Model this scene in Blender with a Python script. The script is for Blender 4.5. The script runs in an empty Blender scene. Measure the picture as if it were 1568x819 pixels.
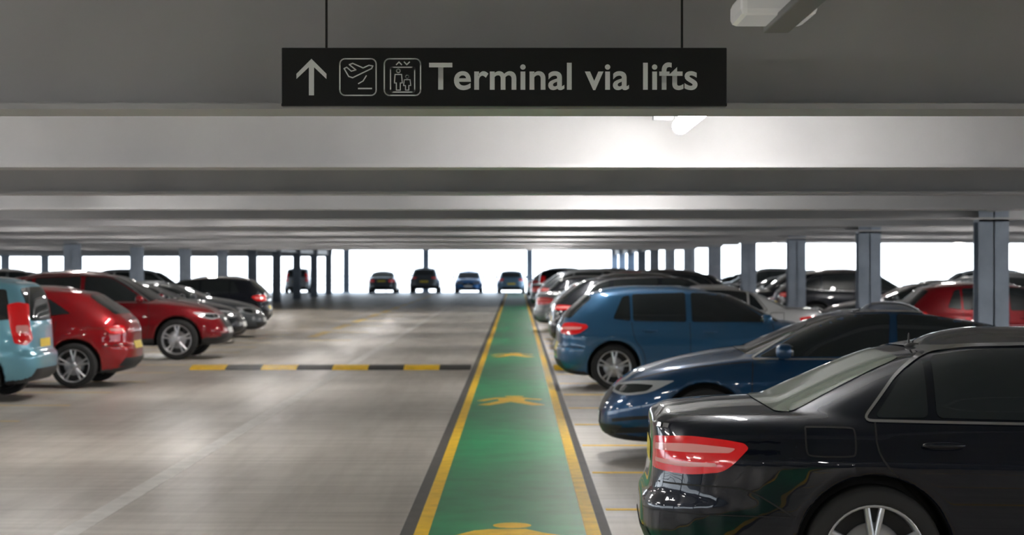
import bpy, bmesh, math, random
from mathutils import Vector, Matrix
from mathutils.bvhtree import BVHTree
from mathutils.geometry import delaunay_2d_cdt
random.seed(4)
S=bpy.context.scene
COL=S.collection
F=2870.0; H=1.75; VX=791.0; HY=407.0
def PX(x,y,d): return ((x-VX)*d/F, d, H+(HY-y)*d/F)

# ---------------------------------------------------------------- materials
def new_mat(name):
    m=bpy.data.materials.new(name); m.use_nodes=True
    nt=m.node_tree; b=nt.nodes['Principled BSDF']; return m,nt,b
def simple(name,col,rough=.5,metal=0,coat=0,emit=None,es=0,spec=None,var=0.0,scale=8):
    m,nt,b=new_mat(name)
    b.inputs['Base Color'].default_value=(*col,1); b.inputs['Roughness'].default_value=rough
    b.inputs['Metallic'].default_value=metal; b.inputs['Coat Weight'].default_value=coat
    b.inputs['Coat Roughness'].default_value=.04
    if spec is not None: b.inputs['Specular IOR Level'].default_value=spec
    if emit: b.inputs['Emission Color'].default_value=(*emit,1); b.inputs['Emission Strength'].default_value=es
    if var>0:
        tc=nt.nodes.new('ShaderNodeTexCoord'); n=nt.nodes.new('ShaderNodeTexNoise'); n.inputs['Scale'].default_value=scale; n.inputs['Detail'].default_value=6
        r=nt.nodes.new('ShaderNodeValToRGB'); r.color_ramp.elements[0].position=.3; r.color_ramp.elements[1].position=.7
        r.color_ramp.elements[0].color=(*[c*(1-var) for c in col],1); r.color_ramp.elements[1].color=(*[min(1,c*(1+var)) for c in col],1)
        nt.links.new(tc.outputs['Object'],n.inputs['Vector']); nt.links.new(n.outputs['Fac'],r.inputs['Fac']); nt.links.new(r.outputs['Color'],b.inputs['Base Color'])
    return m
def paint_mat():
    m,nt,b=new_mat('car_paint')
    o=nt.nodes.new('ShaderNodeObjectInfo'); nt.links.new(o.outputs['Color'],b.inputs['Base Color'])
    b.inputs['Metallic'].default_value=.4; b.inputs['Roughness'].default_value=.34; b.inputs['Specular IOR Level'].default_value=.1
    b.inputs['Coat Weight'].default_value=1; b.inputs['Coat Roughness'].default_value=.01
    return m
M_paint=paint_mat()
M_black=simple('black_plastic',(.012,.012,.013),.55)
M_glass=simple('tinted_glass',(.012,.016,.018),.03,coat=.5,spec=.5)
M_chrome=simple('chrome',(.62,.63,.65),.16,metal=1)
M_red=simple('red_lens',(.60,.008,.012),.12,coat=1,emit=(.9,.02,.02),es=.14)
M_clear=simple('clear_lens',(.60,.62,.65),.1,metal=.4,coat=1)
M_tyre=simple('tyre_rubber',(.014,.014,.014),.85)
M_rim=simple('alloy_rim',(.58,.59,.61),.28,metal=.8)
M_ply=simple('plate_yellow',(.75,.55,.05),.4)
M_plw=simple('plate_white',(.75,.75,.72),.4)
M_seam=simple('panel_gap',(.002,.002,.002),.7)
M_pink=simple('pink_lens',(.85,.35,.33),.12,coat=1)
M_rglass=simple('rear_screen_glass',(.10,.115,.10),.06,coat=.3,spec=.5)
MATS=[M_paint,M_black,M_glass,M_chrome,M_red,M_clear,M_tyre,M_rim,M_ply,M_plw,M_seam,M_pink,M_rglass]
PAINT,BLK,GLS,CHR,RED,CLR,TYR,RIM,PLY,PLW,SEAM,PNK,RGL=range(13)

def mesh_obj(name,verts,faces,mats,fm=None,smooth=False,parent=None):
    me=bpy.data.meshes.new(name); me.from_pydata(verts,[],faces)
    for m in mats: me.materials.append(m)
    if fm: me.polygons.foreach_set('material_index',fm)
    if smooth: me.polygons.foreach_set('use_smooth',[True]*len(me.polygons))
    me.update()
    o=bpy.data.objects.new(name,me); COL.objects.link(o)
    if parent: o.parent=parent
    return o
def empty(name,loc=(0,0,0)):
    e=bpy.data.objects.new(name,None); e.location=loc; e.empty_display_size=.2; COL.objects.link(e); return e
BOXF=[(0,1,3,2),(4,6,7,5),(0,4,5,1),(2,3,7,6),(0,2,6,4),(1,5,7,3)]
def box_data(x0,x1,y0,y1,z0,z1):
    v=[(x,y,z) for x in (x0,x1) for y in (y0,y1) for z in (z0,z1)]
    return v,BOXF
def multi(name,boxes,mat,parent=None,bevel=0):
    V=[];Fc=[]
    for b in boxes:
        v,f=box_data(*b); n=len(V); V+=v; Fc+=[tuple(i+n for i in q) for q in f]
    o=mesh_obj(name,V,Fc,[mat],parent=parent)
    if bevel:
        md=o.modifiers.new('bevel','BEVEL'); md.width=bevel; md.segments=2
    return o

# ---------------------------------------------------------------- car generator
def curve(pts):
    pts=sorted(pts); xs=[p[0] for p in pts]; ys=[p[1] for p in pts]; n=len(xs)
    h=[xs[i+1]-xs[i] for i in range(n-1)]; d=[(ys[i+1]-ys[i])/h[i] for i in range(n-1)]
    m=[d[0]]+[0 if d[i-1]*d[i]<=0 else 2*d[i-1]*d[i]/(d[i-1]+d[i]) for i in range(1,n-1)]+[d[-1]]
    def f(x):
        if x<=xs[0]: return ys[0]
        if x>=xs[-1]: return ys[-1]
        i=0
        while x>xs[i+1]: i+=1
        t=(x-xs[i])/h[i]
        return ((2*t**3-3*t*t+1)*ys[i]+(t**3-2*t*t+t)*h[i]*m[i]+(-2*t**3+3*t*t)*ys[i+1]+(t**3-t*t)*h[i]*m[i+1])
    return f
def stations(nf,nr,nm=60,ne=12):
    out=[]; lim=.93
    u0=(1-lim**nf)**(1/nf)
    for i in range(ne): u=u0*(i/ne); out.append(((1-u**nf)**(1/nf),u))
    for i in range(nm+1):
        x=lim-2*lim*i/nm; n=nf if x>0 else nr
        out.append((x,(1-abs(x)**n)**(1/n)))
    u0=(1-lim**nr)**(1/nr)
    for i in range(ne): u=u0*(1-(i+1)/ne); out.append((-(1-u**nr)**(1/nr),u))
    return out
def loft(bm,st,rows,P,crown,CD=10):
    G=[]
    for r in rows: G.append([P(r,ux,uy) for ux,uy in st])
    def grid(g):
        vs=[[bm.verts.new(p) for p in row] for row in g]
        for i in range(len(vs)-1):
            for j in range(len(vs[0])-1):
                bm.faces.new((vs[i][j],vs[i][j+1],vs[i+1][j+1],vs[i+1][j]))
    grid(G); grid([[(x,-y,z) for x,y,z in r] for r in G])
    for row,cr in ((G[0],None),(G[-1],crown)):
        g=[]; ym=max(p[1] for p in row)
        for k in range(CD+1):
            f=1-2*k/CD
            g.append([(x,y*f,z+(cr(x)*(1-f*f)*(y/ym)**2 if cr else 0)) for x,y,z in row])
        grid(g)
def build_shell(sp):
    xf,xr,W=sp['xf'],-sp['xr'],sp['W']
    zb=curve(sp['zb']); zsh=curve(sp['zsh']); si=curve(sp['si']); fi=curve(sp['fi']); ri=curve(sp['ri'])
    cr=curve(sp['crown']); wm=curve(sp.get('wm',[(-2.5,.97),(-1.3,1.0),(1.2,1.0),(2.5,.95)]))
    bm=bmesh.new()
    T=[i/30 for i in range(31)]
    def P(t,ux,uy):
        a=(xf-fi(t)) if ux>0 else (xr-ri(t))
        x=ux*a; y=uy*(W*wm(x)-si(t)); b=zb(x); 
        return (x,y,b+(zsh(x)-b)*t)
    loft(bm,stations(sp['nf'],sp['nr']),T,P,cr)
    bmesh.ops.remove_doubles(bm,verts=bm.verts,dist=1e-4)
    bmesh.ops.dissolve_degenerate(bm,edges=bm.edges,dist=1e-5)
    bmesh.ops.recalc_face_normals(bm,faces=bm.faces)
    me=bpy.data.meshes.new('tub'); bm.to_mesh(me); bm.free()
    tub=bpy.data.objects.new('tub',me); COL.objects.link(tub)
    bm=bmesh.new()
    R=sp['R']
    for ax in sp['axles']:
        for s in (1,-1):
            y0=W-.27; y1=W+.2
            ring=[[bm.verts.new((ax+(R+sp.get('gap',.045))*math.cos(a),s*y,R+.01+(R+sp.get('gap',.045))*math.sin(a))) for a in [2*math.pi*k/48 for k in range(48)]] for y in (y0,y1)]
            for k in range(48): bm.faces.new((ring[0][k],ring[0][(k+1)%48],ring[1][(k+1)%48],ring[1][k]))
            bm.faces.new(ring[0]); bm.faces.new(ring[1])
    bmesh.ops.recalc_face_normals(bm,faces=bm.faces)
    me=bpy.data.meshes.new('cut'); bm.to_mesh(me); bm.free()
    cut=bpy.data.objects.new('cut',me); COL.objects.link(cut)
    md=tub.modifiers.new('b','BOOLEAN'); md.operation='DIFFERENCE'; md.solver='EXACT'; md.object=cut
    dg=bpy.context.evaluated_depsgraph_get()
    m1=bpy.data.meshes.new_from_object(tub.evaluated_get(dg))
    bm=bmesh.new(); bm.from_mesh(m1)
    gf=curve(sp['gf']); gr=curve(sp['gr']); gw=curve(sp['gw']); zr=curve(sp['zroof']); zg=sp['zg']
    def P2(t,ux,uy):
        f=gf(t); r=gr(t); c=(f+r)/2; a=(f-r)/2
        return (c+ux*a, uy*gw(t), zg+(zr(ux)-zg)*t)
    rc=sp['rcrown']
    loft(bm,stations(sp.get('gnf',5),sp.get('gnr',5),nm=40,ne=10),[i/24 for i in range(25)],P2,lambda x:rc)
    bmesh.ops.remove_doubles(bm,verts=bm.verts,dist=1e-5)
    bmesh.ops.recalc_face_normals(bm,faces=bm.faces)
    me=bpy.data.meshes.new('all'); bm.to_mesh(me); bm.free()
    o=bpy.data.objects.new('all',me); COL.objects.link(o)
    md=o.modifiers.new('r','REMESH'); md.mode='VOXEL'; md.voxel_size=sp.get('vox',.024)
    md=o.modifiers.new('s','SMOOTH'); md.factor=.5; md.iterations=sp.get('sm',7)
    dg=bpy.context.evaluated_depsgraph_get()
    res=bpy.data.meshes.new_from_object(o.evaluated_get(dg))
    for q in (tub,cut,o): bpy.data.objects.remove(q,do_unlink=True)
    return res

class Acc:
    def __init__(s): s.v=[];s.f=[];s.m=[]
    def add(s,v,f,m):
        n=len(s.v); s.v+=[tuple(p) for p in v]; s.f+=[tuple(i+n for i in q) for q in f]; s.m+=[m]*len(f) if isinstance(m,int) else m
def chaikin(p,n,closed=True):
    for _ in range(n):
        q=[]
        L=len(p)
        for i in range(L if closed else L-1):
            a=p[i]; b=p[(i+1)%L]
            q+=[a.lerp(b,.25),a.lerp(b,.75)]
        if not closed: q=[p[0]]+q[1:-1]+[p[-1]]
        p=q
    return p
def rounded(p,rad):
    o=[]; n=len(p)
    for i in range(n):
        a=p[i-1]; b=p[i]; c=p[(i+1)%n]
        da=(a-b); dc=(c-b)
        la=da.length; lc=dc.length
        if la<1e-6 or lc<1e-6: continue
        cosv=da.dot(dc)/(la*lc)
        r=.42*min(la,lc) if cosv<-.75 else min(rad,.42*la,.42*lc)
        s=b+da/la*r; e=b+dc/lc*r
        for k in range(6):
            t=k/5; o.append(s*(1-t)**2+b*(2*t*(1-t))+e*t*t)
    q=[]
    for v in o:
        if not q or (v-q[-1]).length>1e-4: q.append(v)
    return q
def basis(d):
    d=Vector(d).normalized(); up=Vector((0,0,1)) if abs(d.z)<.95 else Vector((1,0,0))
    u=d.cross(up).normalized(); v=u.cross(d); return d,u,v
def inside(p,poly):
    c=False; n=len(poly); j=n-1
    for i in range(n):
        a=poly[i]; b=poly[j]
        if (a[1]>p[1])!=(b[1]>p[1]) and p[0]<(b[0]-a[0])*(p[1]-a[1])/(b[1]-a[1]+1e-12)+a[0]: c=not c
        j=i
    return c
class Feat:
    def __init__(s,acc,bvh): s.a=acc; s.b=bvh
    def hit(s,p2,d,u,v,off):
        P=u*p2[0]+v*p2[1]-d*6
        h=s.b.ray_cast(P,d)
        if h[0] is None:
            h=s.b.find_nearest(u*p2[0]+v*p2[1])
        n=h[1]
        if n.dot(d)>0: n=-n
        return h[0]+n*off
    def patch(s,pts,dr,mat,off=.004,rad=.035,res=.03,both=True):
        for sg in ((1,-1) if both else (1,)):
            d,u,v=basis((dr[0],dr[1]*sg,dr[2]))
            p=[Vector(q) for q in pts]; p=[Vector((q.x,q.y*sg,q.z)) for q in p]
            p2=rounded([Vector((q.dot(u),q.dot(v))) for q in p],rad)
            o=[]
            for i in range(len(p2)):
                a=p2[i]; b=p2[(i+1)%len(p2)]; k=max(1,int((b-a).length/res))
                o+=[a.lerp(b,t/k) for t in range(k)]
            xs=[q.x for q in o]; ys=[q.y for q in o]; ins=[]
            x=min(xs)+res/2
            while x<max(xs):
                y=min(ys)+res/2
                while y<max(ys):
                    if inside((x,y),o) and min((q-Vector((x,y))).length_squared for q in o)>(res*.4)**2: ins.append(Vector((x,y)))
                    y+=res
                x+=res
            n=len(o)
            r=delaunay_2d_cdt(o+ins,[],[list(range(n))],1,1e-5)
            vs=[s.hit(q,d,u,v,off) for q in r[0]]
            fs=[]
            for f in r[2]:
                a,b,c=[vs[i] for i in f[:3]]
                nn=(b-a).cross(c-a)
                fs.append(tuple(f) if nn.dot(d)<0 else tuple(reversed(f)))
            s.a.add(vs,fs,mat)
    def ribbon(s,pts,dr,mat,w=.006,off=.004,sm=2,res=.03,both=True,closed=False):
        for sg in ((1,-1) if both else (1,)):
            d,u,v=basis((dr[0],dr[1]*sg,dr[2]))
            p=[Vector((q[0],q[1]*sg,q[2])) for q in pts]
            p=[Vector((q.dot(u),q.dot(v))) for q in p]
            if closed: p=rounded(p,.05); p.append(p[0])
            else: p=chaikin(p,sm,False)
            o=[]
            for i in range(len(p)-1):
                a=p[i]; b=p[i+1]; k=max(1,int((b-a).length/res)); o+=[a.lerp(b,t/k) for t in range(k)]
            o.append(p[-1]); n=len(o); L=[];R=[]
            for i in range(n):
                t=(o[min(i+1,n-1)]-o[max(i-1,0)]); 
                if closed and i in (0,n-1): t=o[1]-o[n-2]
                t=t.normalized() if t.length>0 else Vector((1,0)); nn=Vector((-t.y,t.x))*w/2
                L.append(s.hit(o[i]+nn,d,u,v,off)); R.append(s.hit(o[i]-nn,d,u,v,off))
            fs=[(i,i+1,n+i+1,n+i) for i in range(n-1)]
            vs=L+R
            if fs:
                a,b,c=vs[fs[0][0]],vs[fs[0][1]],vs[fs[0][2]]
                if (b-a).cross(c-a).dot(d)>0: fs=[tuple(reversed(f)) for f in fs]
            s.a.add(vs,fs,mat)
def lathe(prof,n=40):
    V=[];Fc=[]
    for k in range(n):
        a=2*math.pi*k/n
        for r,y in prof: V.append((r*math.cos(a),y,r*math.sin(a)))
    m=len(prof)
    for k in range(n):
        for j in range(m-1):
            Fc.append((k*m+j,k*m+j+1,((k+1)%n)*m+j+1,((k+1)%n)*m+j))
    return V,Fc
def superell(c,s,e=.5,nu=16,nv=10):
    def pw(a,b): return math.copysign(abs(a)**b,a)
    V=[];Fc=[]
    for i in range(nv+1):
        la=-math.pi/2+math.pi*i/nv
        for j in range(nu):
            lo=2*math.pi*j/nu
            V.append((c[0]+s[0]*pw(math.cos(la),e)*pw(math.cos(lo),e),c[1]+s[1]*pw(math.cos(la),e)*pw(math.sin(lo),e),c[2]+s[2]*pw(math.sin(la),e)))
    for i in range(nv):
        for j in range(nu): Fc.append((i*nu+j,i*nu+(j+1)%nu,(i+1)*nu+(j+1)%nu,(i+1)*nu+j))
    return V,Fc
def add_wheel(acc,x,side,yo,R,w,ns,dbl):
    def tr(V): return [(x+p[0],side*(yo-w/2+p[1]),R+p[2]) for p in V]
    def put(V,Fc,m):
        if side<0: Fc=[tuple(reversed(f)) for f in Fc]
        acc.add(tr(V),Fc,m)
    h=w/2
    V,Fc=lathe([(.70*R,-h),(.93*R,-h),(.985*R,-h+.02),(R,-h+.05),(R,h-.05),(.985*R,h-.02),(.93*R,h-.002),(.80*R,h),(.74*R,h-.006),(.735*R,h-.02)]); put(V,Fc,TYR)
    V,Fc=lathe([(.745*R,h-.014),(.735*R,h-.004),(.70*R,h-.012),(.68*R,h-.06),(.67*R,-h+.03)]); put(V,Fc,RIM)
    V,Fc=lathe([(.001,-.01),(.68*R,-.01)]); put(V,Fc,BLK)
    V,Fc=lathe([(.12*R,.02),(.45*R,.02),(.45*R,.0)]); put(V,Fc,RIM)
    V,Fc=lathe([(.001,h-.022),(.09*R,h-.022),(.16*R,h-.03),(.17*R,h-.07)]); put(V,Fc,RIM)
    for k in range(ns):
        for dd in ((-.13,.13) if dbl else (0,)):
            a=2*math.pi*k/ns+.3; 
            w0=(.035 if dbl else .055)*R*1.6; w1=(.03 if dbl else .045)*R*1.6
            t0=a+dd*.5; t1=a+dd*1.25
            p0=Vector((.13*R*math.cos(t0),0,.13*R*math.sin(t0))); p1=Vector((.71*R*math.cos(t1),0,.71*R*math.sin(t1)))
            dv=(p1-p0).normalized(); nv=Vector((-dv.z,0,dv.x))
            V=[]
            for p,ww,yy in ((p0,w0,h-.03),(p1,w1,h-.016)):
                for sx,dy in ((-1,-.03),(-.6,0),(.6,0),(1,-.03)): q=p+nv*ww*sx; V.append((q.x,yy+dy,q.z))
            Fc=[(0,1,5,4),(1,2,6,5),(2,3,7,6)]
            put(V,Fc,RIM)

def side(x,z): return (x,-.9,z)
SD=(0,1,0)
def build_car(name,sp):
    shell=build_shell(sp)
    acc=Acc()
    V=[v.co.copy() for v in shell.vertices]; Fc=[tuple(p.vertices) for p in shell.polygons]
    fm=[]
    R=sp['R']; W=sp['W']
    zb=curve(sp['zb'])
    for p in shell.polygons:
        c=p.center; m=PAINT
        for ax in sp['axles']:
            if (c.x-ax)**2+(c.z-R)**2<(R+.055)**2 and abs(c.y)<W*.965 : m=BLK
        if p.normal.z<-.6 and c.z<zb(c.x)+.06: m=BLK
        if sp.get('clad'):
            if c.z<zb(c.x)+.13: m=BLK
        fm.append(m)
    bvh=BVHTree.FromPolygons(V,Fc)
    acc.add(V,Fc,fm)
    ft=Feat(acc,bvh)
    for poly in sp['dlo']: ft.patch([side(*q) for q in poly],SD,GLS)
    if 'dlotrim' in sp: ft.ribbon([side(*q) for q in sp['dlotrim'][0]],SD,sp['dlotrim'][1],w=sp['dlotrim'][2],off=.007,closed=sp['dlotrim'][3])
    for s_ in sp['seams']: ft.ribbon([side(*q) for q in s_],SD,SEAM,w=sp.get('sw',.008),off=.002)
    for hx,hz in sp['handles']:
        h=bvh.ray_cast(Vector((hx,-3,hz)),Vector((0,1,0)))
        if h[0]:
            y=-h[0].y
            for sg in (1,-1):
                v_,f_=superell((hx,sg*(y+.018),hz+.004),(.105,.017,.016),.7); acc.add(v_,f_,sp.get('hm',PAINT))
                v_,f_=superell((hx,sg*(y+.000),hz-.014),(.085,.006,.026),.8); acc.add(v_,f_,SEAM)
    w=sp['ws']; ft.patch([(w[0],w[1],w[2]),(w[0]+.06,0,w[2]+.02),(w[0],-w[1],w[2]),(w[3],-w[4],w[5]),(w[3]+.03,0,w[5]+.02),(w[3],w[4],w[5])],(-.75,0,-.66),GLS,both=False,rad=.07)
    w=sp['rs']; dr=sp.get('rsd',(.75,0,-.66)); ft.patch([(w[0],w[1],w[2]),(w[0]-.05,0,w[2]),(w[0],-w[1],w[2]),(w[3],-w[4],w[5]),(w[3]-.02,0,w[5]+.01),(w[3],w[4],w[5])],dr,sp.get('rgm',GLS),both=False,rad=.07)
    for pts,dr,m,off in sp['lights']: ft.patch(pts,dr,m,off=off,rad=.03,res=.025)
    for pts,dr,m,off in sp.get('mid',[]): ft.patch(pts,dr,m,off=off,rad=.02,both=False,res=.04)
    for pts,dr,m,w_,off in sp.get('rib',[]): ft.ribbon(pts,dr,m,w=w_,off=off)
    mx,mz=sp['mirror']
    for sg in (1,-1):
        yy=W+.06
        v_,f_=superell((mx,sg*yy,mz),(.075,.10,.068),.7); acc.add(v_,f_,PAINT)
        v_,f_=superell((mx-.035,sg*yy,mz),(.05,.085,.055),.6); acc.add(v_,f_,GLS)
        v_,f_=superell((mx+.01,sg*(yy-.12),mz-.05),(.03,.08,.02),.7); acc.add(v_,f_,BLK)
    if sp.get('fin'):
        fx,fz=sp['fin']; 
        h=bvh.ray_cast(Vector((fx,0,3)),Vector((0,0,-1))); fz=h[0].z if h[0] else fz
        v_,f_=superell((fx,0,fz),(.045,.014,.018),.9); acc.add(v_,f_,BLK)
        v_,f_=superell((fx-.02,0,fz+.035),(.006,.005,.035),.9); acc.add(v_,f_,BLK)
    for ax in sp['axles']:
        for sg in (1,-1): add_wheel(acc,ax,sg,W-.025,R,.215,sp.get('ns',5),sp.get('dbl',True))
    me=bpy.data.meshes.new(name); me.from_pydata(acc.v,[],acc.f)
    for m in MATS: me.materials.append(m)
    me.polygons.foreach_set('material_index',acc.m); me.polygons.foreach_set('use_smooth',[True]*len(acc.f)); me.update()
    bpy.data.meshes.remove(shell)
    return me
SI=[(0,.10),(.08,.05),(.25,.018),(.5,0),(.68,.003),(.76,.012),(.86,.04),(.94,.075),(1,.13)]
SI_S=[(0,.10),(.08,.05),(.22,.020),(.4,.006),(.6,.0),(.73,.0),(.79,.018),(.86,.036),(.94,.070),(1,.125)]
RI_sedan=[(0,.14),(.1,.05),(.25,.0),(.42,.005),(.5,.04),(.75,.06),(.92,.06),(.97,.06),(1,.11)]
FI=[(0,.14),(.15,.03),(.3,0),(.5,.02),(.7,.08),(.88,.17),(1,.30)]
def lights_generic(xr,W,ztail,xf,zhead,tw=.38,hw=.45,tx=.25,hx=.42):
    D=(1,1,0)
    z0,z1=ztail; q0,q1=zhead
    L=[]
    L.append(([(xr+.02,-W+tw,z1-.02),(xr+.05,-W+.1,z1),(xr+tx,-W,z1-.03),(xr+tx+.05,-W,(z0+z1)/2+.02),(xr+tx-.08,-W,z0+.02),(xr+.05,-W+.1,z0),(xr+.02,-W+tw,z0+.02)],D,RED,.006))
    L.append(([(xr+.02,-W+tw-.04,(z0+z1)/2+.015),(xr+.05,-W+.1,(z0+z1)/2+.025),(xr+tx-.06,-W,(z0+z1)/2+.02),(xr+tx-.08,-W,(z0+z1)/2-.01),(xr+.05,-W+.1,(z0+z1)/2-.02),(xr+.02,-W+tw-.04,(z0+z1)/2-.01)],D,PNK,.009))
    D=(-1,1,0)
    L.append(([(xf-.02,-W+hw,q0+.03),(xf-.08,-W+.12,q0),(xf-hx*.6,-W,q0+.04),(xf-hx-.05,-W,q1),(xf-.15,-W+.1,q1-.01),(xf-.04,-W+hw,q0+.10)],D,CLR,.006))
    L.append(([(xf-.03,-W+hw-.06,q0+.045),(xf-.08,-W+.14,q0+.02),(xf-hx*.5,-W,q0+.055),(xf-hx*.62,-W,q1-.045),(xf-.15,-W+.12,q1-.04),(xf-.04,-W+hw-.06,q0+.085)],D,GLS,.009))
    L.append(([(xf-.06,-W+.28,q0+.04),(xf-.08,-W+.19,q0+.035),(xf-.1,-W+.19,q0+.09),(xf-.08,-W+.28,q0+.09)],D,CHR,.012))
    return L
def mids(xf,xr,zg,zi,plate_r,hatch=True):
    R=(1,0,0);Fv=(-1,0,0); g0,g1=zg; i0,i1=zi
    m=[]
    m.append(([(xf,-.42,g1),(xf,.42,g1),(xf,.34,g0),(xf,-.34,g0)],Fv,BLK,.004))
    m.append(([(xf,-.62,i1-.02),(xf,.62,i1-.02),(xf,.5,i0),(xf,-.5,i0)],Fv,BLK,.004))
    m.append(([(xf,-.26,g0-.10),(xf,.26,g0-.10),(xf,.26,g0),(xf,-.26,g0)],Fv,PLW,.012))
    m.append(([(xf,-.07,(g0+g1)/2-.05),(xf,.07,(g0+g1)/2-.05),(xf,.07,(g0+g1)/2+.05),(xf,-.07,(g0+g1)/2+.05)],Fv,CHR,.012))
    m.append(([(xr,-.26,plate_r-.055),(xr,.26,plate_r-.055),(xr,.26,plate_r+.055),(xr,-.26,plate_r+.055)],R,PLY,.004))
    m.append(([(xr,-.6,.30),(xr,.6,.30),(xr,.55,.42),(xr,-.55,.42)],R,BLK,.004))
    return m

SPEC={}
W=.925
SPEC['sedan']=dict(xf=2.43,xr=-2.44,W=W,nf=4.0,nr=5.6,R=.335,axles=(1.56,-1.31),vox=.015,sm=9,sw=.009,
 zb=[(-2.44,.24),(-1.8,.2),(0,.19),(1.8,.19),(2.43,.22)],
 zsh=[(-2.44,.965),(-2.3,.99),(-1.75,1.005),(-1,1.0),(0,.97),(1.0,.935),(1.7,.86),(2.2,.77),(2.43,.70)],
 si=SI_S,fi=FI,ri=RI_sedan,crown=[(-2.44,.04),(-1.8,.05),(0,.06),(1,.08),(2,.06),(2.43,.05)],
 zg=.93,gf=[(0,1.2),(.3,.90),(.6,.62),(.85,.36),(.95,.2),(1,.02)],gr=[(0,-2.02),(.25,-1.78),(.5,-1.56),(.75,-1.33),(.9,-1.16),(1,-.94)],
 gw=[(0,.875),(.15,.835),(.5,.765),(.8,.69),(.92,.64),(1,.55)],zroof=[(-1,1.325),(-.3,1.36),(.3,1.36),(1,1.335)],rcrown=.062,
 dlo=[[(-1.30,1.0),(-1.04,1.0),(-1.04,1.285),(-1.14,1.215)],[(-1.0,1.0),(-.16,.98),(-.2,1.335),(-.75,1.328),(-1.0,1.295)],[(-.08,.98),(.9,.965),(.45,1.23),(.2,1.32),(-.12,1.335)]],
 dlotrim=([(-1.36,.985),(-.16,.965),(.97,.95),(.5,1.23),(.2,1.342),(-.3,1.353),(-.8,1.343),(-1.02,1.312),(-1.17,1.215)],CHR,.013,True),
 seams=[[(-1.30,.98),(-1.30,.82),(-1.14,.66),(-.98,.5),(-.9,.28)],[(-.12,.97),(-.12,.28)],[(1.0,.93),(1.04,.6),(.98,.28)],[(-.9,.28),(1.0,.28)],
   [(-1.64,.955),(-1.42,.955),(-1.40,.94),(-1.40,.83),(-1.42,.815),(-1.62,.815),(-1.64,.835),(-1.64,.955)],
   [(-2.35,.66),(-2.0,.66),(-1.9,.64),(-1.78,.57),(-1.70,.52)]],
 handles=[(-.98,.87),(.12,.85)],
 ws=(.98,.68,1.0,.28,.58,1.33),rs=(-1.80,.68,1.045,-1.20,.54,1.34),rgm=RGL,
 lights=[([(-2.40,-.50,.88),(-2.3,-.83,.90),(-2.15,-.9,.888),(-2.02,-.91,.872),(-1.985,-.91,.848),(-2.05,-.91,.775),(-2.13,-.91,.73),(-2.3,-.86,.71),(-2.42,-.50,.725)],(1,1,0),RED,.006),
   ([(-2.40,-.56,.848),(-2.3,-.83,.863),(-2.14,-.9,.852),(-2.06,-.91,.845),(-2.09,-.91,.822),(-2.3,-.84,.818),(-2.42,-.56,.818)],(1,1,0),PNK,.010),
   ([(-2.3,-.83,.773),(-2.16,-.9,.773),(-2.16,-.91,.758),(-2.3,-.84,.748),(-2.42,-.60,.758),(-2.42,-.60,.778)],(1,1,0),PNK,.010)]+lights_generic(-2.44,.925,(.35,.37),2.43,(.58,.76),tw=.2,tx=.2)[2:],
 mid=mids(2.43,-2.44,(.48,.68),(.27,.40),.78),
 rib=[([(-2.4,-.45,.52),(-2.3,-.84,.52),(-2.0,-.92,.52),(-1.72,-.92,.52)],(1,1,0),SEAM,.006,.003),
      ([(-2.4,-.47,1.0),(-2.40,-.47,.6)],(1,.3,0),SEAM,.006,.003),
      ([(-2.38,-.66,.94),(-2.37,-.60,.94)],(1,.6,0),CHR,.02,.006),([(-2.38,-.58,.94),(-2.38,-.53,.94)],(1,.6,0),CHR,.02,.006)],
 mirror=(.82,1.02),fin=(-.98,1.455),ns=5,dbl=True)
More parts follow.
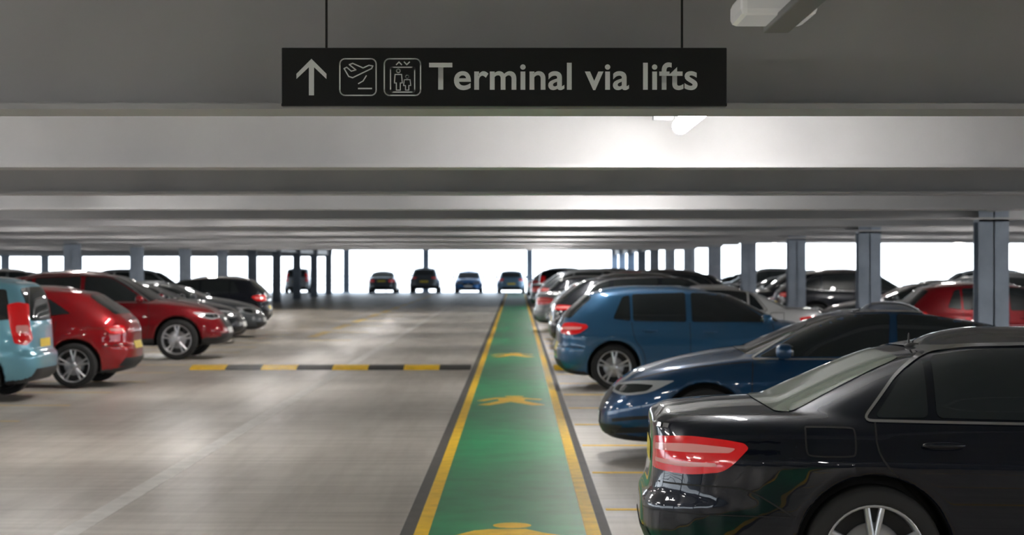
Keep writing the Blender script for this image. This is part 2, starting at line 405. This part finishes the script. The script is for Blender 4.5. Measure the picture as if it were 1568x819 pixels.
SPEC['coupe']=dict(xf=2.34,xr=-2.35,W=.915,nf=3.6,nr=4.8,R=.33,axles=(1.39,-1.33),vox=.02,sm=7,
 zb=[(-2.35,.26),(-1.8,.2),(0,.17),(1.8,.17),(2.34,.19)],
 zsh=[(-2.35,.95),(-2.1,.99),(-1.3,.98),(0,.93),(1.0,.92),(1.5,.87),(2.0,.78),(2.34,.68)],
 si=SI_S,fi=[(0,.10),(.12,.02),(.3,0),(.5,.01),(.7,.06),(.88,.15),(1,.30)],ri=RI_sedan,crown=[(-2.35,.03),(-1.8,.05),(0,.06),(1,.09),(2,.07),(2.34,.06)],
 zg=.88,gf=[(0,1.28),(.3,.95),(.6,.62),(.85,.30),(.95,.12),(1,-.1)],gr=[(0,-2.1),(.25,-1.9),(.5,-1.62),(.75,-1.25),(.9,-.95),(1,-.6)],
 gw=[(0,.86),(.15,.82),(.5,.74),(.8,.66),(.92,.61),(1,.50)],zroof=[(-1,1.30),(-.3,1.35),(.3,1.36),(1,1.34)],rcrown=.06,
 dlo=[[(-1.45,1.04),(-.95,.96),(-.28,.95),(-.3,1.32),(-.75,1.29),(-1.15,1.20)],[(-.2,.95),(.92,.94),(.45,1.20),(.15,1.31),(-.24,1.32)]],
 dlotrim=([(-1.55,1.05),(-.95,.945),(-.2,.93),(1.0,.92),(.5,1.21),(.2,1.325),(-.3,1.345),(-.8,1.31),(-1.2,1.215)],CHR,.014,True),
 seams=[[(-1.2,.95),(-1.2,.82),(-1.0,.6),(-.9,.28)],[(-.22,.94),(-.25,.28)],[(.98,.9),(1.0,.6),(.95,.26)],[(-.9,.26),(.98,.26)],[(1.0,.90),(1.6,.84),(2.05,.72)]],
 handles=[(-1.0,.82),(.0,.82)],ws=(1.05,.66,.98,.25,.55,1.32),rs=(-1.95,.62,1.04,-1.1,.50,1.33),
 lights=lights_generic(-2.35,.915,(.78,.93),2.34,(.58,.73),tw=.4,tx=.3,hx=.5),
 mid=mids(2.34,-2.35,(.42,.64),(.22,.34),.62),mirror=(.72,1.0),ns=5,dbl=True,
 rib=[([(1.7,-.9,.42),(2.1,-.85,.40),(2.28,-.6,.36)],(-1,1,0),SEAM,.03,.004),([(1.9,-.9,.30),(2.1,-.85,.29),(2.28,-.5,.26)],(-1,1,0),SEAM,.05,.004)])
SPEC['hatch']=dict(xf=2.13,xr=-2.13,W=.90,nf=4.2,nr=5.5,R=.32,axles=(1.27,-1.35),vox=.02,sm=7,
 zb=[(-2.13,.26),(-1.8,.2),(0,.18),(1.6,.18),(2.13,.2)],
 zsh=[(-2.13,.93),(-1.9,.96),(-1,.955),(0,.93),(.9,.91),(1.4,.86),(1.85,.77),(2.13,.70)],
 si=SI_S,fi=FI,ri=[(0,.12),(.1,.04),(.25,.0),(.45,.0),(.55,.03),(.8,.03),(.95,.06),(1,.09)],crown=[(-2.13,.03),(-1.8,.05),(0,.06),(1,.08),(2,.06)],
 zg=.86,gf=[(0,1.26),(.3,.97),(.6,.68),(.85,.42),(.95,.26),(1,.05)],gr=[(0,-2.06),(.2,-2.04),(.4,-1.97),(.7,-1.80),(.9,-1.68),(.96,-1.62),(1,-1.5)],
 gw=[(0,.85),(.15,.82),(.5,.75),(.8,.68),(.92,.64),(1,.54)],zroof=[(-1,1.38),(-.3,1.41),(.3,1.41),(1,1.37)],rcrown=.05,
 dlo=[[(-1.36,1.0),(-1.12,.97),(-1.12,1.33),(-1.22,1.31)],[(-1.08,.97),(-.33,.955),(-.33,1.365),(-1.08,1.345)],[(-.25,.955),(.88,.95),(.45,1.23),(.2,1.35),(-.25,1.365)]],
 seams=[[(-1.10,.95),(-1.07,.7),(-.93,.55),(-.9,.28)],[(-.28,.95),(-.28,.28)],[(.9,.93),(.92,.6),(.88,.27)],[(-.9,.27),(.9,.27)],[(-2.0,.62),(-1.75,.58)]],
 handles=[(-.85,.83),(.0,.82)],ws=(1.02,.67,.98,.32,.57,1.36),rs=(-2.0,.60,1.02,-1.72,.54,1.33),rsd=(1,0,-.35),
 lights=lights_generic(-2.13,.90,(.77,.95),2.13,(.58,.74),tw=.36,tx=.26),mid=mids(2.13,-2.13,(.50,.64),(.24,.40),.60),
 rib=[([(-2.1,0,.96),(-2.1,-.3,.96)],(1,0,0),SEAM,.01,.003),([(-2.05,0,.60),(-2.05,-.6,.60),(-1.9,-.85,.6)],(1,.5,0),SEAM,.008,.003)],
 mirror=(.78,1.0),ns=5,dbl=True)
c=dict(SPEC['hatch']); c.update(
 zsh=[(-2.13,.90),(-1.9,1.0),(-1,.98),(0,.93),(.9,.89),(1.4,.83),(1.85,.74),(2.13,.66)],nf=3.5,nr=4.0,si=SI,
 gr=[(0,-2.04),(.2,-2.0),(.4,-1.90),(.7,-1.66),(.9,-1.5),(.96,-1.42),(1,-1.2)],
 dlo=[[(-1.3,1.06),(-.33,.97),(-.33,1.365),(-.9,1.32)],[(-.25,.965),(.88,.95),(.45,1.23),(.2,1.35),(-.25,1.365)]],
 rs=(-1.96,.56,1.07,-1.56,.48,1.33),
 lights=lights_generic(-2.10,.88,(.76,.90),2.13,(.58,.76),tw=.30,tx=.16),dbl=True,ns=5)
SPEC['compact']=c
SPEC['suv']=dict(xf=2.36,xr=-2.37,W=.96,nf=4.4,nr=5.5,R=.375,axles=(1.49,-1.38),vox=.022,sm=7,gap=.05,
 zb=[(-2.37,.34),(-1.8,.28),(0,.26),(1.8,.26),(2.36,.3)],
 zsh=[(-2.37,1.03),(-2.15,1.10),(-1,1.09),(0,1.06),(1.0,1.05),(1.6,1.0),(2.1,.90),(2.36,.80)],
 si=SI,fi=FI,ri=[(0,.12),(.1,.04),(.25,.0),(.45,.0),(.55,.04),(.8,.06),(.95,.1),(1,.13)],crown=[(-2.37,.03),(-1.8,.05),(0,.06),(1,.08),(2,.06)],
 zg=.98,gf=[(0,1.25),(.3,.96),(.6,.66),(.85,.40),(.95,.24),(1,.0)],gr=[(0,-2.28),(.2,-2.22),(.4,-2.10),(.7,-1.88),(.9,-1.72),(.96,-1.64),(1,-1.45)],
 gw=[(0,.89),(.15,.86),(.5,.79),(.8,.71),(.92,.67),(1,.56)],zroof=[(-1,1.55),(-.3,1.60),(.3,1.61),(1,1.58)],rcrown=.055,
 dlo=[[(-1.7,1.17),(-1.25,1.11),(-1.25,1.50),(-1.5,1.42)],[(-1.18,1.11),(-.33,1.09),(-.33,1.55),(-1.18,1.52)],[(-.25,1.09),(.9,1.08),(.45,1.38),(.2,1.53),(-.25,1.55)]],
 dlotrim=([(-1.8,1.16),(-1.2,1.09),(-.3,1.07),(.97,1.06),(.5,1.40),(.2,1.55),(-.3,1.575),(-1.2,1.54),(-1.5,1.45)],CHR,.014,True),
 seams=[[(-1.2,1.08),(-1.15,.8),(-1.0,.6),(-.9,.4)],[(-.29,1.08),(-.29,.38)],[(.95,1.05),(1.0,.7),(.92,.38)],[(-.9,.38),(.92,.38)]],
 handles=[(-.95,.95),(.0,.93)],ws=(1.02,.70,1.12,.28,.60,1.55),rs=(-2.17,.62,1.17,-1.80,.55,1.50),rsd=(1,0,-.4),clad=True,
 lights=lights_generic(-2.37,.96,(.93,1.04),2.36,(.74,.88),tw=.4,tx=.35,hx=.4),mid=mids(2.36,-2.37,(.58,.82),(.34,.50),.75),
 mirror=(.82,1.13),ns=5,dbl=True)
SPEC['mpv']=dict(xf=2.1,xr=-2.1,W=.85,nf=4.2,nr=6,R=.31,axles=(1.28,-1.34),vox=.022,sm=7,
 zb=[(-2.1,.28),(-1.8,.22),(0,.19),(1.6,.19),(2.1,.22)],
 zsh=[(-2.1,.98),(-1.9,1.0),(-1,.98),(0,.97),(.9,.95),(1.4,.90),(1.85,.80),(2.1,.72)],
 si=SI,fi=FI,ri=[(0,.10),(.1,.02),(.25,.0),(.45,.0),(.52,.06),(.8,.07),(.95,.09),(1,.1)],crown=[(-2.1,.03),(0,.06),(1,.08),(2,.06)],
 zg=.88,gf=[(0,1.35),(.3,1.10),(.6,.85),(.85,.62),(.95,.5),(1,.3)],gr=[(0,-2.03),(.2,-2.02),(.4,-2.0),(.7,-1.95),(.9,-1.88),(.96,-1.82),(1,-1.7)],
 gw=[(0,.80),(.15,.78),(.5,.74),(.8,.70),(.92,.67),(1,.58)],zroof=[(-1,1.54),(-.3,1.57),(.3,1.57),(1,1.51)],rcrown=.05,gnr=6,
 dlo=[[(-1.78,1.06),(-1.2,1.0),(-1.2,1.48),(-1.7,1.44)],[(-1.12,.95),(-.33,.95),(-.33,1.50),(-1.12,1.49)],[(-.25,.99),(.98,.99),(.55,1.30),(.35,1.46),(-.25,1.50)]],
 seams=[[(-1.16,.95),(-1.1,.7),(-.95,.55),(-.9,.28)],[(-.29,.95),(-.29,.28)],[(.9,.93),(.92,.6),(.88,.27)]],
 handles=[(-.85,.85),(.0,.84)],ws=(1.15,.66,1.02,.55,.60,1.46),rs=(-1.98,.56,1.03,-1.88,.55,1.46),rsd=(1,0,-.15),
 lights=[([(-2.05,-.60,1.25),(-2.0,-.80,1.28),(-1.85,-.82,1.25),(-1.86,-.83,1.0),(-1.92,-.84,.75),(-2.05,-.74,.72),(-2.06,-.58,.8),(-2.04,-.64,1.0)],(1,1,0),RED,.006),
   ([(-2.05,-.68,.98),(-1.95,-.82,.98),(-1.95,-.82,.88),(-2.05,-.68,.88)],(1,1,0),PNK,.009)]+lights_generic(-2.1,.85,(.3,.32),2.1,(.62,.80))[2:],
 mid=mids(2.1,-2.1,(.52,.68),(.26,.42),.74),mirror=(.9,1.05),ns=7,dbl=False)
MESH={k:build_car(k,v) for k,v in SPEC.items()}
NAME=dict(sedan='sedan_car',coupe='coupe_sedan_car',hatch='hatchback_car',compact='compact_hatchback_car',suv='suv_car',mpv='minivan_car')
def car(kind,x,y,heading,col,sc=(1,1,1)):
    n=NAME[kind]
    o=bpy.data.objects.new(n,MESH[kind]); COL.objects.link(o)
    o.location=(x,y,.005); o.rotation_euler=(0,0,math.radians(heading)); o.color=(*col,1); o.scale=sc
    return o
BLACK=(.003,.005,.011); NAVY=(.008,.045,.115); BLUE=(.026,.10,.205); RED_=(.28,.005,.009); DRED=(.20,.004,.009)
SILV=(.32,.34,.36); WHITE=(.7,.7,.7); GREY=(.09,.10,.11); LBLUE=(.17,.40,.50); DK=(.013,.015,.020)
car('sedan',3.09,9.95,-2.5,BLACK)
car('coupe',3.10,17.25,177,NAVY)
car('hatch',2.69,27.2,2,BLUE)
car('suv',3.0,36.2,1,DK,(1,.95,.97))
car('sedan',2.95,32.4,180,WHITE,(.95,.95,1.0))
seq=[('hatch',RED_,0),('compact',WHITE,0),('suv',DK,180),('sedan',SILV,0),('hatch',DK,0),('mpv',DRED,180),('suv',GREY,0),('coupe',WHITE,0),('hatch',NAVY,0),('suv',BLACK,180),('sedan',GREY,0),('compact',RED_,0),('hatch',SILV,180),('mpv',DK,0),('suv',WHITE,0),('sedan',BLACK,0),('hatch',BLUE,0),('compact',DK,180),('suv',GREY,0),('hatch',SILV,0)]
y=41.2
for k,cc,h in seq:
    car(k,3.0+random.uniform(-.15,.1),y,h+random.uniform(-1,1),cc); y+=2.42 if random.random()<.6 else 4.84
    if y>108: break
car('compact',9.3,56,180,RED_); car('sedan',9.4,43.5,180,GREY); car('suv',9.3,50.5,0,DK)
car('suv',9.6,39.0,180,GREY,(1,1,.97)); car('hatch',9.0,34.0,0,DRED); car('mpv',9.3,61,180,DK); car('hatch',9.3,66,180,SILV); car('suv',9.3,72,180,BLACK); car('sedan',9.3,80,180,GREY)
for x_,y_,k,cc in ((18,52,'suv',DK),(18,58,'sedan',GREY),(18.5,66,'hatch',BLACK),(18,74,'mpv',SILV),(18,47,'hatch',DK)): car(k,x_,y_,180,cc)
car('mpv',-8.26,24.75,180,LBLUE)
car('compact',-7.68,27.6,180,RED_)
car('suv',-7.8,35.7,0,DRED)
car('sedan',-8.6,42.6,0,DK); car('sedan',-8.65,46.4,0,GREY,(1,1,.97)); car('hatch',-8.95,52.0,180,BLACK)
for x_,y_,k,cc in ((-15,50,'hatch',DK),(-15,57,'suv',GREY),(-15.2,66,'sedan',DK),(-22,70,'suv',DK),(-22,78,'hatch',SILV),(-22,86,'sedan',DK),(-15,76,'mpv',SILV),(-22,62,'mpv',GREY)): car(k,x_,y_,0,cc)
for px_,k,cc,h in ((588,'sedan',GREY,90),(652,'suv',GREY,90),(718,'hatch',(.05,.2,.5),-90),(783,'hatch',(.15,.25,.35),90),(460,'mpv',SILV,90)):
    X,_,_=PX(px_,0,121.0); car(k,X,121.0,h,cc)

# ---------------------------------------------------------------- structure
def concrete():
    m,nt,b=new_mat('concrete_floor')
    tc=nt.nodes.new('ShaderNodeTexCoord')
    mp=nt.nodes.new('ShaderNodeMapping'); mp.inputs['Scale'].default_value=(.25,3.5,1)
    n1=nt.nodes.new('ShaderNodeTexNoise'); n1.inputs['Scale'].default_value=2.2; n1.inputs['Detail'].default_value=8
    n2=nt.nodes.new('ShaderNodeTexNoise'); n2.inputs['Scale'].default_value=.45; n2.inputs['Detail'].default_value=5
    nt.links.new(tc.outputs['Object'],mp.inputs['Vector']); nt.links.new(mp.outputs['Vector'],n1.inputs['Vector']); nt.links.new(tc.outputs['Object'],n2.inputs['Vector'])
    mx=nt.nodes.new('ShaderNodeMath'); mx.operation='ADD'; nt.links.new(n1.outputs['Fac'],mx.inputs[0]); nt.links.new(n2.outputs['Fac'],mx.inputs[1])
    r=nt.nodes.new('ShaderNodeValToRGB')
    mx2=nt.nodes.new('ShaderNodeMath'); mx2.operation='MULTIPLY'
    r.color_ramp.elements[0].position=.36; r.color_ramp.elements[1].position=.62
    mx2.inputs[1].default_value=.5
    nt.links.new(mx.outputs[0],mx2.inputs[0]); nt.links.new(mx2.outputs[0],r.inputs['Fac'])
    r.color_ramp.elements[0].color=(.36,.33,.295,1); r.color_ramp.elements[1].color=(.57,.53,.48,1)
    mp3=nt.nodes.new('ShaderNodeMapping'); mp3.inputs['Scale'].default_value=(1.6,.12,1)
    n3=nt.nodes.new('ShaderNodeTexNoise'); n3.inputs['Scale'].default_value=1.3; n3.inputs['Detail'].default_value=7; n3.inputs['Roughness'].default_value=.65
    nt.links.new(tc.outputs['Object'],mp3.inputs['Vector']); nt.links.new(mp3.outputs['Vector'],n3.inputs['Vector'])
    r3=nt.nodes.new('ShaderNodeValToRGB'); r3.color_ramp.elements[0].position=.36; r3.color_ramp.elements[0].color=(.76,.75,.74,1); r3.color_ramp.elements[1].position=.55; r3.color_ramp.elements[1].color=(1,1,1,1)
    nt.links.new(n3.outputs['Fac'],r3.inputs['Fac'])
    mm=nt.nodes.new('ShaderNodeMix'); mm.data_type='RGBA'; mm.blend_type='MULTIPLY'; mm.inputs['Factor'].default_value=1
    nt.links.new(r.outputs['Color'],mm.inputs['A']); nt.links.new(r3.outputs['Color'],mm.inputs['B'])
    nt.links.new(mm.outputs['Result'],b.inputs['Base Color'])
    b.inputs['Roughness'].default_value=.40
    bp=nt.nodes.new('ShaderNodeBump'); bp.inputs['Strength'].default_value=.15; bp.inputs['Distance'].default_value=.01
    nt.links.new(n1.outputs['Fac'],bp.inputs['Height']); nt.links.new(bp.outputs['Normal'],b.inputs['Normal'])
    return m
M_floor=concrete()
M_ceil=simple('ceiling_deck_paint',(.42,.42,.42),.6,var=.08,scale=1.5)
M_beam=simple('painted_steel_beam',(.44,.44,.45),.42,var=.10,scale=1.2)
M_col=simple('painted_steel_column',(.22,.26,.32),.4,var=.15,scale=3)
M_green=simple('green_walkway_paint',(.002,.225,.078),.42,var=.22,scale=2.5,spec=.35)
M_yel=simple('yellow_line_paint',(.88,.54,.015),.5,var=.15,scale=6,spec=.3)
M_yel2=simple('worn_yellow_paint',(.62,.45,.16),.5,var=.2,scale=4)
M_dk=simple('dark_margin_paint',(.06,.055,.05),.6,var=.2,scale=6)
M_wht=simple('worn_white_paint',(.60,.58,.55),.5,var=.15,scale=5)
M_rub=simple('black_rubber',(.02,.02,.02),.6)
XL,XR,YB,YE=-36,26,-45,125
multi('floor',[(XL,XR,YB,YE,-.3,0)],M_floor)
multi('added_blocker_wall',[(XL,XR,YB-.2,YB,0,3.1)],simple('wall_concrete',(.35,.34,.33),.7,var=.1,scale=1))  # unseen wall, added to shut out daylight and reflections from behind the camera
ZB=H+.59; ZS=2.90
multi('ceiling',[(XL,-12,YB,YE,ZS,ZS+.2),(-12,6.3,YB,YE-1,ZS,ZS+.2),(6.3,XR,YB,96,ZS,ZS+.2)],M_ceil)
def ibeam(y,x0,x1): return [(x0,x1,y-.17,y+.17,ZB,ZB+.022),(x0,x1,y-.008,y+.008,ZB+.02,ZS-.02),(x0,x1,y-.17,y+.17,ZS-.022,ZS+.001)]
bs=[]; k=-12
while True:
    yb=7.22+4.17*k
    if yb>120: break
    if yb<50: bs.append(ibeam(yb,XL,XR))
    elif yb<72: bs.append(ibeam(yb,XL,6.3))
    else: bs.append(ibeam(yb,XL,-12))
    k+=1
for b in bs: multi('ceiling_beam',b,M_beam)
multi('ceiling_edge_beam',[(-12,6.3,YE-1.3,YE-1,ZS-.12,ZS)],M_beam)
def column(x,y):
    w=.19; d=.15
    return multi('steel_column',[(x-w,x+w,y-d,y-d+.02,0,ZS),(x-w,x+w,y+d-.02,y+d,0,ZS),(x-.01,x+.01,y-d,y+d,0,ZS),(x-.26,x+.26,y-.24,y+.24,0,.03),(x-w,x+w,y-d,y+d,ZB-.03,ZB)],M_col)
ys=[23.9+8.34*k for k in range(-8,12)]
for y_ in ys:
    for x_ in (6.05,-11.6): column(x_,y_)
    if y_>30: column(-27,y_); 
    if 30<y_<98: column(22.5,y_)
for px_ in (530,652,811): column(PX(px_,0,124)[0],124.2)
for x_ in (6.05,-11.6): multi('longitudinal_beam',[(x_-.1,x_+.1,-44,118,ZB+.1,ZB+.12),(x_-.006,x_+.006,-44,118,ZB+.1,ZS)],M_beam)
M_rail=simple('galvanised_rail',(.45,.47,.5),.4,metal=.6)
def barrier(x0,y0,x1,y1):
    e=[]
    L=max(abs(x1-x0),abs(y1-y0)); n=int(L/2.4)
    for z in (.45,.75,1.05):
        e.append((min(x0,x1)-.02,max(x0,x1)+.02,min(y0,y1)-.02,max(y0,y1)+.02,z,z+.04))
    for i in range(n+1):
        t=i/n; x=x0+(x1-x0)*t; y=y0+(y1-y0)*t; e.append((x-.03,x+.03,y-.03,y+.03,0,1.1))
    multi('edge_barrier',e,M_rail)
barrier(XL+.2,YE-.2,XR-.2,YE-.2); barrier(XL+.2,YB+.2,XL+.2,YE-.2); barrier(XR-.2,YB+.2,XR-.2,YE-.2)

multi('walkway_margin',[(-.76,-.672,YB,118,.0005,.002),(.552,.62,YB,118,.0005,.002)],M_dk)
multi('green_walkway',[(-.573,.453,YB,118,.0005,.003)],M_green)
multi('walkway_edge_line',[(-.67,-.575,YB,118,.0005,.004),(.455,.55,YB,118,.0005,.004)],M_yel)
multi('lane_divider_line',[(-3.01,-2.85,YB,31.4,.0005,.003),(-3.01,-2.85,32.4,118,.0005,.003)],M_wht)
bl=[]
yy=8.66-2.4*12
while yy<115:
    bl.append((.64,5.4,yy-.05,yy+.05,.0005,.003)); yy+=2.4
multi('bay_line_right',bl,M_yel)
bl=[]
yy=21.1-2.4*18
while yy<115:
    bl.append((-10.5,-5.6,yy-.05,yy+.05,.0005,.003)); yy+=2.4
multi('bay_line_left',bl,M_yel2)
multi('aisle_edge_line',[(-5.15,-4.9,46+i*6,50+i*6,.0005,.003) for i in range(11)],M_yel2)
hb=[]
for i in range(7):
    y0=44+i*5.2
    hb.append((-4.88,-3.9,y0,y0+.25,.0005,.003))
multi('aisle_hatching',hb,M_yel2)
def bump():
    par=empty('speed_bump',(0,31.9,0))
    prof=[(-.42,0),(-.34,.03),(-.2,.058),(0,.068),(.2,.058),(.34,.03),(.42,0)]
    x=-5.5; seg=.6; i=0
    segs=[]
    while x<-.8: segs.append((x,min(x+seg,-.78),i)); x+=seg; i+=1
    segs.append((.64,1.2,0))
    for a,b,i in segs:
        V=[(xx,y,z+.001) for xx in (a,b) for y,z in prof]; n=len(prof)
        Fc=[(j,j+n,j+n+1,j+1) for j in range(n-1)]+[tuple(range(n)),tuple(range(2*n-1,n-1,-1)),(0,n-1,2*n-1,n)]
        mesh_obj('segment_%d'%len(par.children),V,Fc,[M_yel if i%2==0 else M_rub],parent=par)
bump()
def poly_mesh(name,polys,mat,parent=None,z=0):
    V=[];Fc=[]
    for p in polys:
        r=delaunay_2d_cdt([Vector(q) for q in p],[],[list(range(len(p)))],1,1e-6)
        n=len(V); V+=[(q.x,q.y,z) for q in r[0]]
        for f in r[2]:
            Fc.append([i+n for i in f])
    return mesh_obj(name,V,Fc,[mat],parent=parent)
def circ(cx,cy,rx,ry,n=20): return [(cx+rx*math.cos(2*math.pi*k/n),cy+ry*math.sin(2*math.pi*k/n)) for k in range(n)]
fig=[circ(.03,1.62,.13,.14),
 [(-.12,1.44),(.12,1.46),(.24,1.27),(.40,1.10),(.36,.98),(.17,1.10),(.16,.85),(.25,.55),(.42,.08),(.25,.02),(.06,.46),(-.02,.62),(-.1,.42),(-.28,.02),(-.44,.08),(-.27,.5),(-.17,.85),(-.19,1.13),(-.27,.98),(-.36,.74),(-.46,.80),(-.36,1.12),(-.22,1.38)]]
for h in (12.75,25.2,37.6):
    o=poly_mesh('pedestrian_symbol',fig,M_yel,z=.0045); o.location=(-.06,h-1.76,0)

# ---------------------------------------------------------------- hanging sign
DS=6.85
M_sign=simple('sign_black',(.006,.0065,.008),.45)
M_lett=simple('sign_lettering',(.93,.94,.93),.5)
M_rod=simple('rod_black',(.01,.01,.01),.5)
sign=empty('hanging_sign',(0,DS,0))
def SP(x,y): return ((x-VX)*DS/F,H+(HY-y)*DS/F)
x0,z1=SP(431,73); x1,z0=SP(1113,160)
multi('panel',[(x0,x1,0,.045,z0,z1)],M_sign,parent=sign,bevel=.003)
multi('bottom_rail',[(x0,x1,-.004,.049,z0-.006,z0+.004)],M_sign,parent=sign)
for i,px_ in enumerate((499,1045)):
    xx=SP(px_,0)[0]; multi('rod_%d'%(i+1),[(xx-.004,xx+.004,.018,.026,z1,ZS)],M_rod,parent=sign)
def sign_poly(name,polys):
    V=[];Fc=[]
    for p in polys:
        q=[Vector(SP(*a)) for a in p]
        r=delaunay_2d_cdt(q,[],[list(range(len(q)))],1,1e-7); n=len(V)
        V+=[(a.x,-.002,a.y) for a in r[0]]; Fc+=[[i+n for i in f] for f in r[2]]
    return mesh_obj(name,V,Fc,[M_lett],parent=sign)
def stroke(pts,w,closed=False):
    out=[]; n=len(pts)
    for i in range(n if closed else n-1):
        a=Vector(pts[i]); b=Vector(pts[(i+1)%n]); t=(b-a).normalized(); nn=Vector((-t.y,t.x))*w/2
        e=t*w*.35
        out.append([tuple(a+nn-e),tuple(b+nn+e),tuple(b-nn+e),tuple(a-nn-e)])
    return out
def rrect(x0,y0,x1,y1,r,n=5):
    p=[]
    for cx,cy,a0 in ((x1-r,y1-r,0),(x0+r,y1-r,90),(x0+r,y0+r,180),(x1-r,y0+r,270)):
        for k in range(n+1):
            a=math.radians(a0+90*k/n); p.append((cx+r*math.cos(a),cy+r*math.sin(a)))
    return p
sign_poly('arrow',[[(477,90),(500,113),(500,121),(481,103),(481,146),(473,146),(473,103),(454,121),(454,113)]])
pl=[(527,105),(531,103),(538,109),(545,107),(535,99),(540,97),(556,104),(565,100),(571,101),(569,105),(540,119),(534,117)]
sign_poly('departures_icon',stroke(rrect(520.5,90,576,146,8),2.0,True)+stroke(pl,1.9,True)+stroke([(549,135.5),(569,135.5)],2.2)+stroke([(549,128),(556,124),(561,116)],1.8))
lf=stroke(rrect(588.5,90,644,146,8),2.0,True)+stroke(rrect(598,103,635,141,3),1.8,True)+stroke([(607,99),(611,95),(615,99)],1.9)+stroke([(619,95),(623,99),(627,95)],1.9)
lf+=stroke(circ(610,108.5,2.8,2.8,12),1.5,True)+stroke([(605,114),(615,114),(616,127),(613,127),(613,138),(607,138),(607,127),(604,127)],1.6,True)
lf+=stroke(circ(623.5,117.5,2.4,2.4,12),1.5,True)+stroke([(619,122),(628,122),(629,131),(626,131),(626,138),(621,138),(621,131),(618,131)],1.5,True)
sign_poly('lift_icon',lf)
cu=bpy.data.curves.new('txt','FONT'); cu.body='Terminal via lifts'; cu.size=1; cu.offset=.018; cu.resolution_u=6; cu.space_character=1.04
to=bpy.data.objects.new('txt',cu); COL.objects.link(to)
dg=bpy.context.evaluated_depsgraph_get(); tm=bpy.data.meshes.new_from_object(to.evaluated_get(dg))
bpy.data.objects.remove(to,do_unlink=True)
xs=[v.co.x for v in tm.vertices]; ysv=[v.co.y for v in tm.vertices]
X0,Zt=SP(657,95.5); X1,Zb=SP(1068,138)
mnx,mxx,mny,mxy=min(xs),max(xs),min(ysv),max(ysv)
for v in tm.vertices:
    v.co=Vector((X0+(v.co.x-mnx)/(mxx-mnx)*(X1-X0),-.002,Zb+(v.co.y-mny)/(mxy-mny)*(Zt-Zb)))
tm.materials.clear(); tm.materials.append(M_lett)
to=bpy.data.objects.new('lettering',tm); COL.objects.link(to); to.parent=sign

# ---------------------------------------------------------------- luminaires
M_tube=simple('lamp_diffuser',(.9,.9,.9),.3,emit=(1,.965,.925),es=122)
M_tube_dim=simple('lamp_diffuser_dim',(.6,.6,.6),.2,emit=(1,.97,.92),es=.15)
M_box=simple('lamp_housing',(.20,.20,.21),.5)
def capsule(L,r,n=16):
    prof=[]
    for k in range(7):
        a=math.pi/2*k/6; prof.append((max(.0005,r*math.sin(a)),-L/2+r-r*math.cos(a)))
    prof+= [(p[0],-p[1]) for p in reversed(prof)]
    return lathe(prof,n)
tubeV,tubeF=capsule(1.3,.048)
tube_me=bpy.data.meshes.new('tube'); tube_me.from_pydata(tubeV,[],tubeF); tube_me.materials.append(M_tube)
tube_me.polygons.foreach_set('use_smooth',[True]*len(tube_me.polygons))
def lamp(x,y,z=2.56):
    e=empty('ceiling_lamp',(x,y,z))
    t=bpy.data.objects.new('diffuser',tube_me); COL.objects.link(t); t.parent=e
    multi('housing',[(-.035,.035,-.6,.6,.03,.075),(-.012,.012,-.45,-.42,.07,ZS-z),(-.012,.012,.42,.45,.07,ZS-z)],M_box,parent=e)
lamp(.95,10.25)
for k in range(1,9):
    lamp(.95,10.25+8.34*k)
for x_ in (-4.6,-9,-17,8.8,16):
    for k in range(-4,8):
        lamp(x_,9.4+8.34*k+(4.17 if x_ in(-9,8.8) else 0))
for k in range(1,5): lamp(.95,9.4-8.34*k)
lamp(-5.8,4.9); lamp(6.6,4.9)  # extra lamps out of view, added to brighten the first beam and sign
e=empty('ceiling_lamp',(.785,5.75,2.52))
multi('diffuser',[(-.115,.115,-.16,.14,-.02,.05)],M_tube_dim,parent=e,bevel=.018)
multi('trunking',[(-.005,.075,-2.4,.17,-.035,-.012),(-.005,.075,-2.4,.17,.05,.10)],M_box,parent=e,bevel=.004)
multi('hanger',[(.02,.04,-.02,.0,.1,ZS-2.52)],M_box,parent=e)
multi('junction_box',[(PX(1000,0,10.9)[0],PX(1030,0,10.9)[0],10.85,10.95,2.60,2.66)],M_box)

# ---------------------------------------------------------------- world, camera
w=bpy.data.worlds.new('World'); S.world=w; w.use_nodes=True
nt=w.node_tree; bg=nt.nodes['Background']
tc=nt.nodes.new('ShaderNodeTexCoord'); sx=nt.nodes.new('ShaderNodeSeparateXYZ'); r=nt.nodes.new('ShaderNodeValToRGB')
mr=nt.nodes.new('ShaderNodeMapRange'); mr.inputs['From Min'].default_value=-.05; mr.inputs['From Max'].default_value=.5
nt.links.new(tc.outputs['Generated'],sx.inputs[0]); nt.links.new(sx.outputs['Z'],mr.inputs['Value']); nt.links.new(mr.outputs['Result'],r.inputs['Fac']); nt.links.new(r.outputs['Color'],bg.inputs['Color'])
r.color_ramp.elements[0].position=0; r.color_ramp.elements[0].color=(.45,.48,.50,1); r.color_ramp.elements[1].position=1; r.color_ramp.elements[1].color=(.5,.72,1,1)
q=r.color_ramp.elements.new(.09); q.color=(.84,.92,1,1)
bg.inputs['Strength'].default_value=4.8
S.view_settings.view_transform='Standard'
cam=bpy.data.cameras.new('camera'); co=bpy.data.objects.new('camera',cam); COL.objects.link(co)
co.location=(0,0,H); co.rotation_euler=(math.radians(90),0,0)
cam.sensor_width=36; cam.lens=F/1568*36; cam.shift_x=-7/1568; cam.shift_y=-2.5/1568
cam.dof.use_dof=True; cam.dof.focus_distance=7.1; cam.dof.aperture_fstop=5.2; cam.clip_end=500
S.camera=co
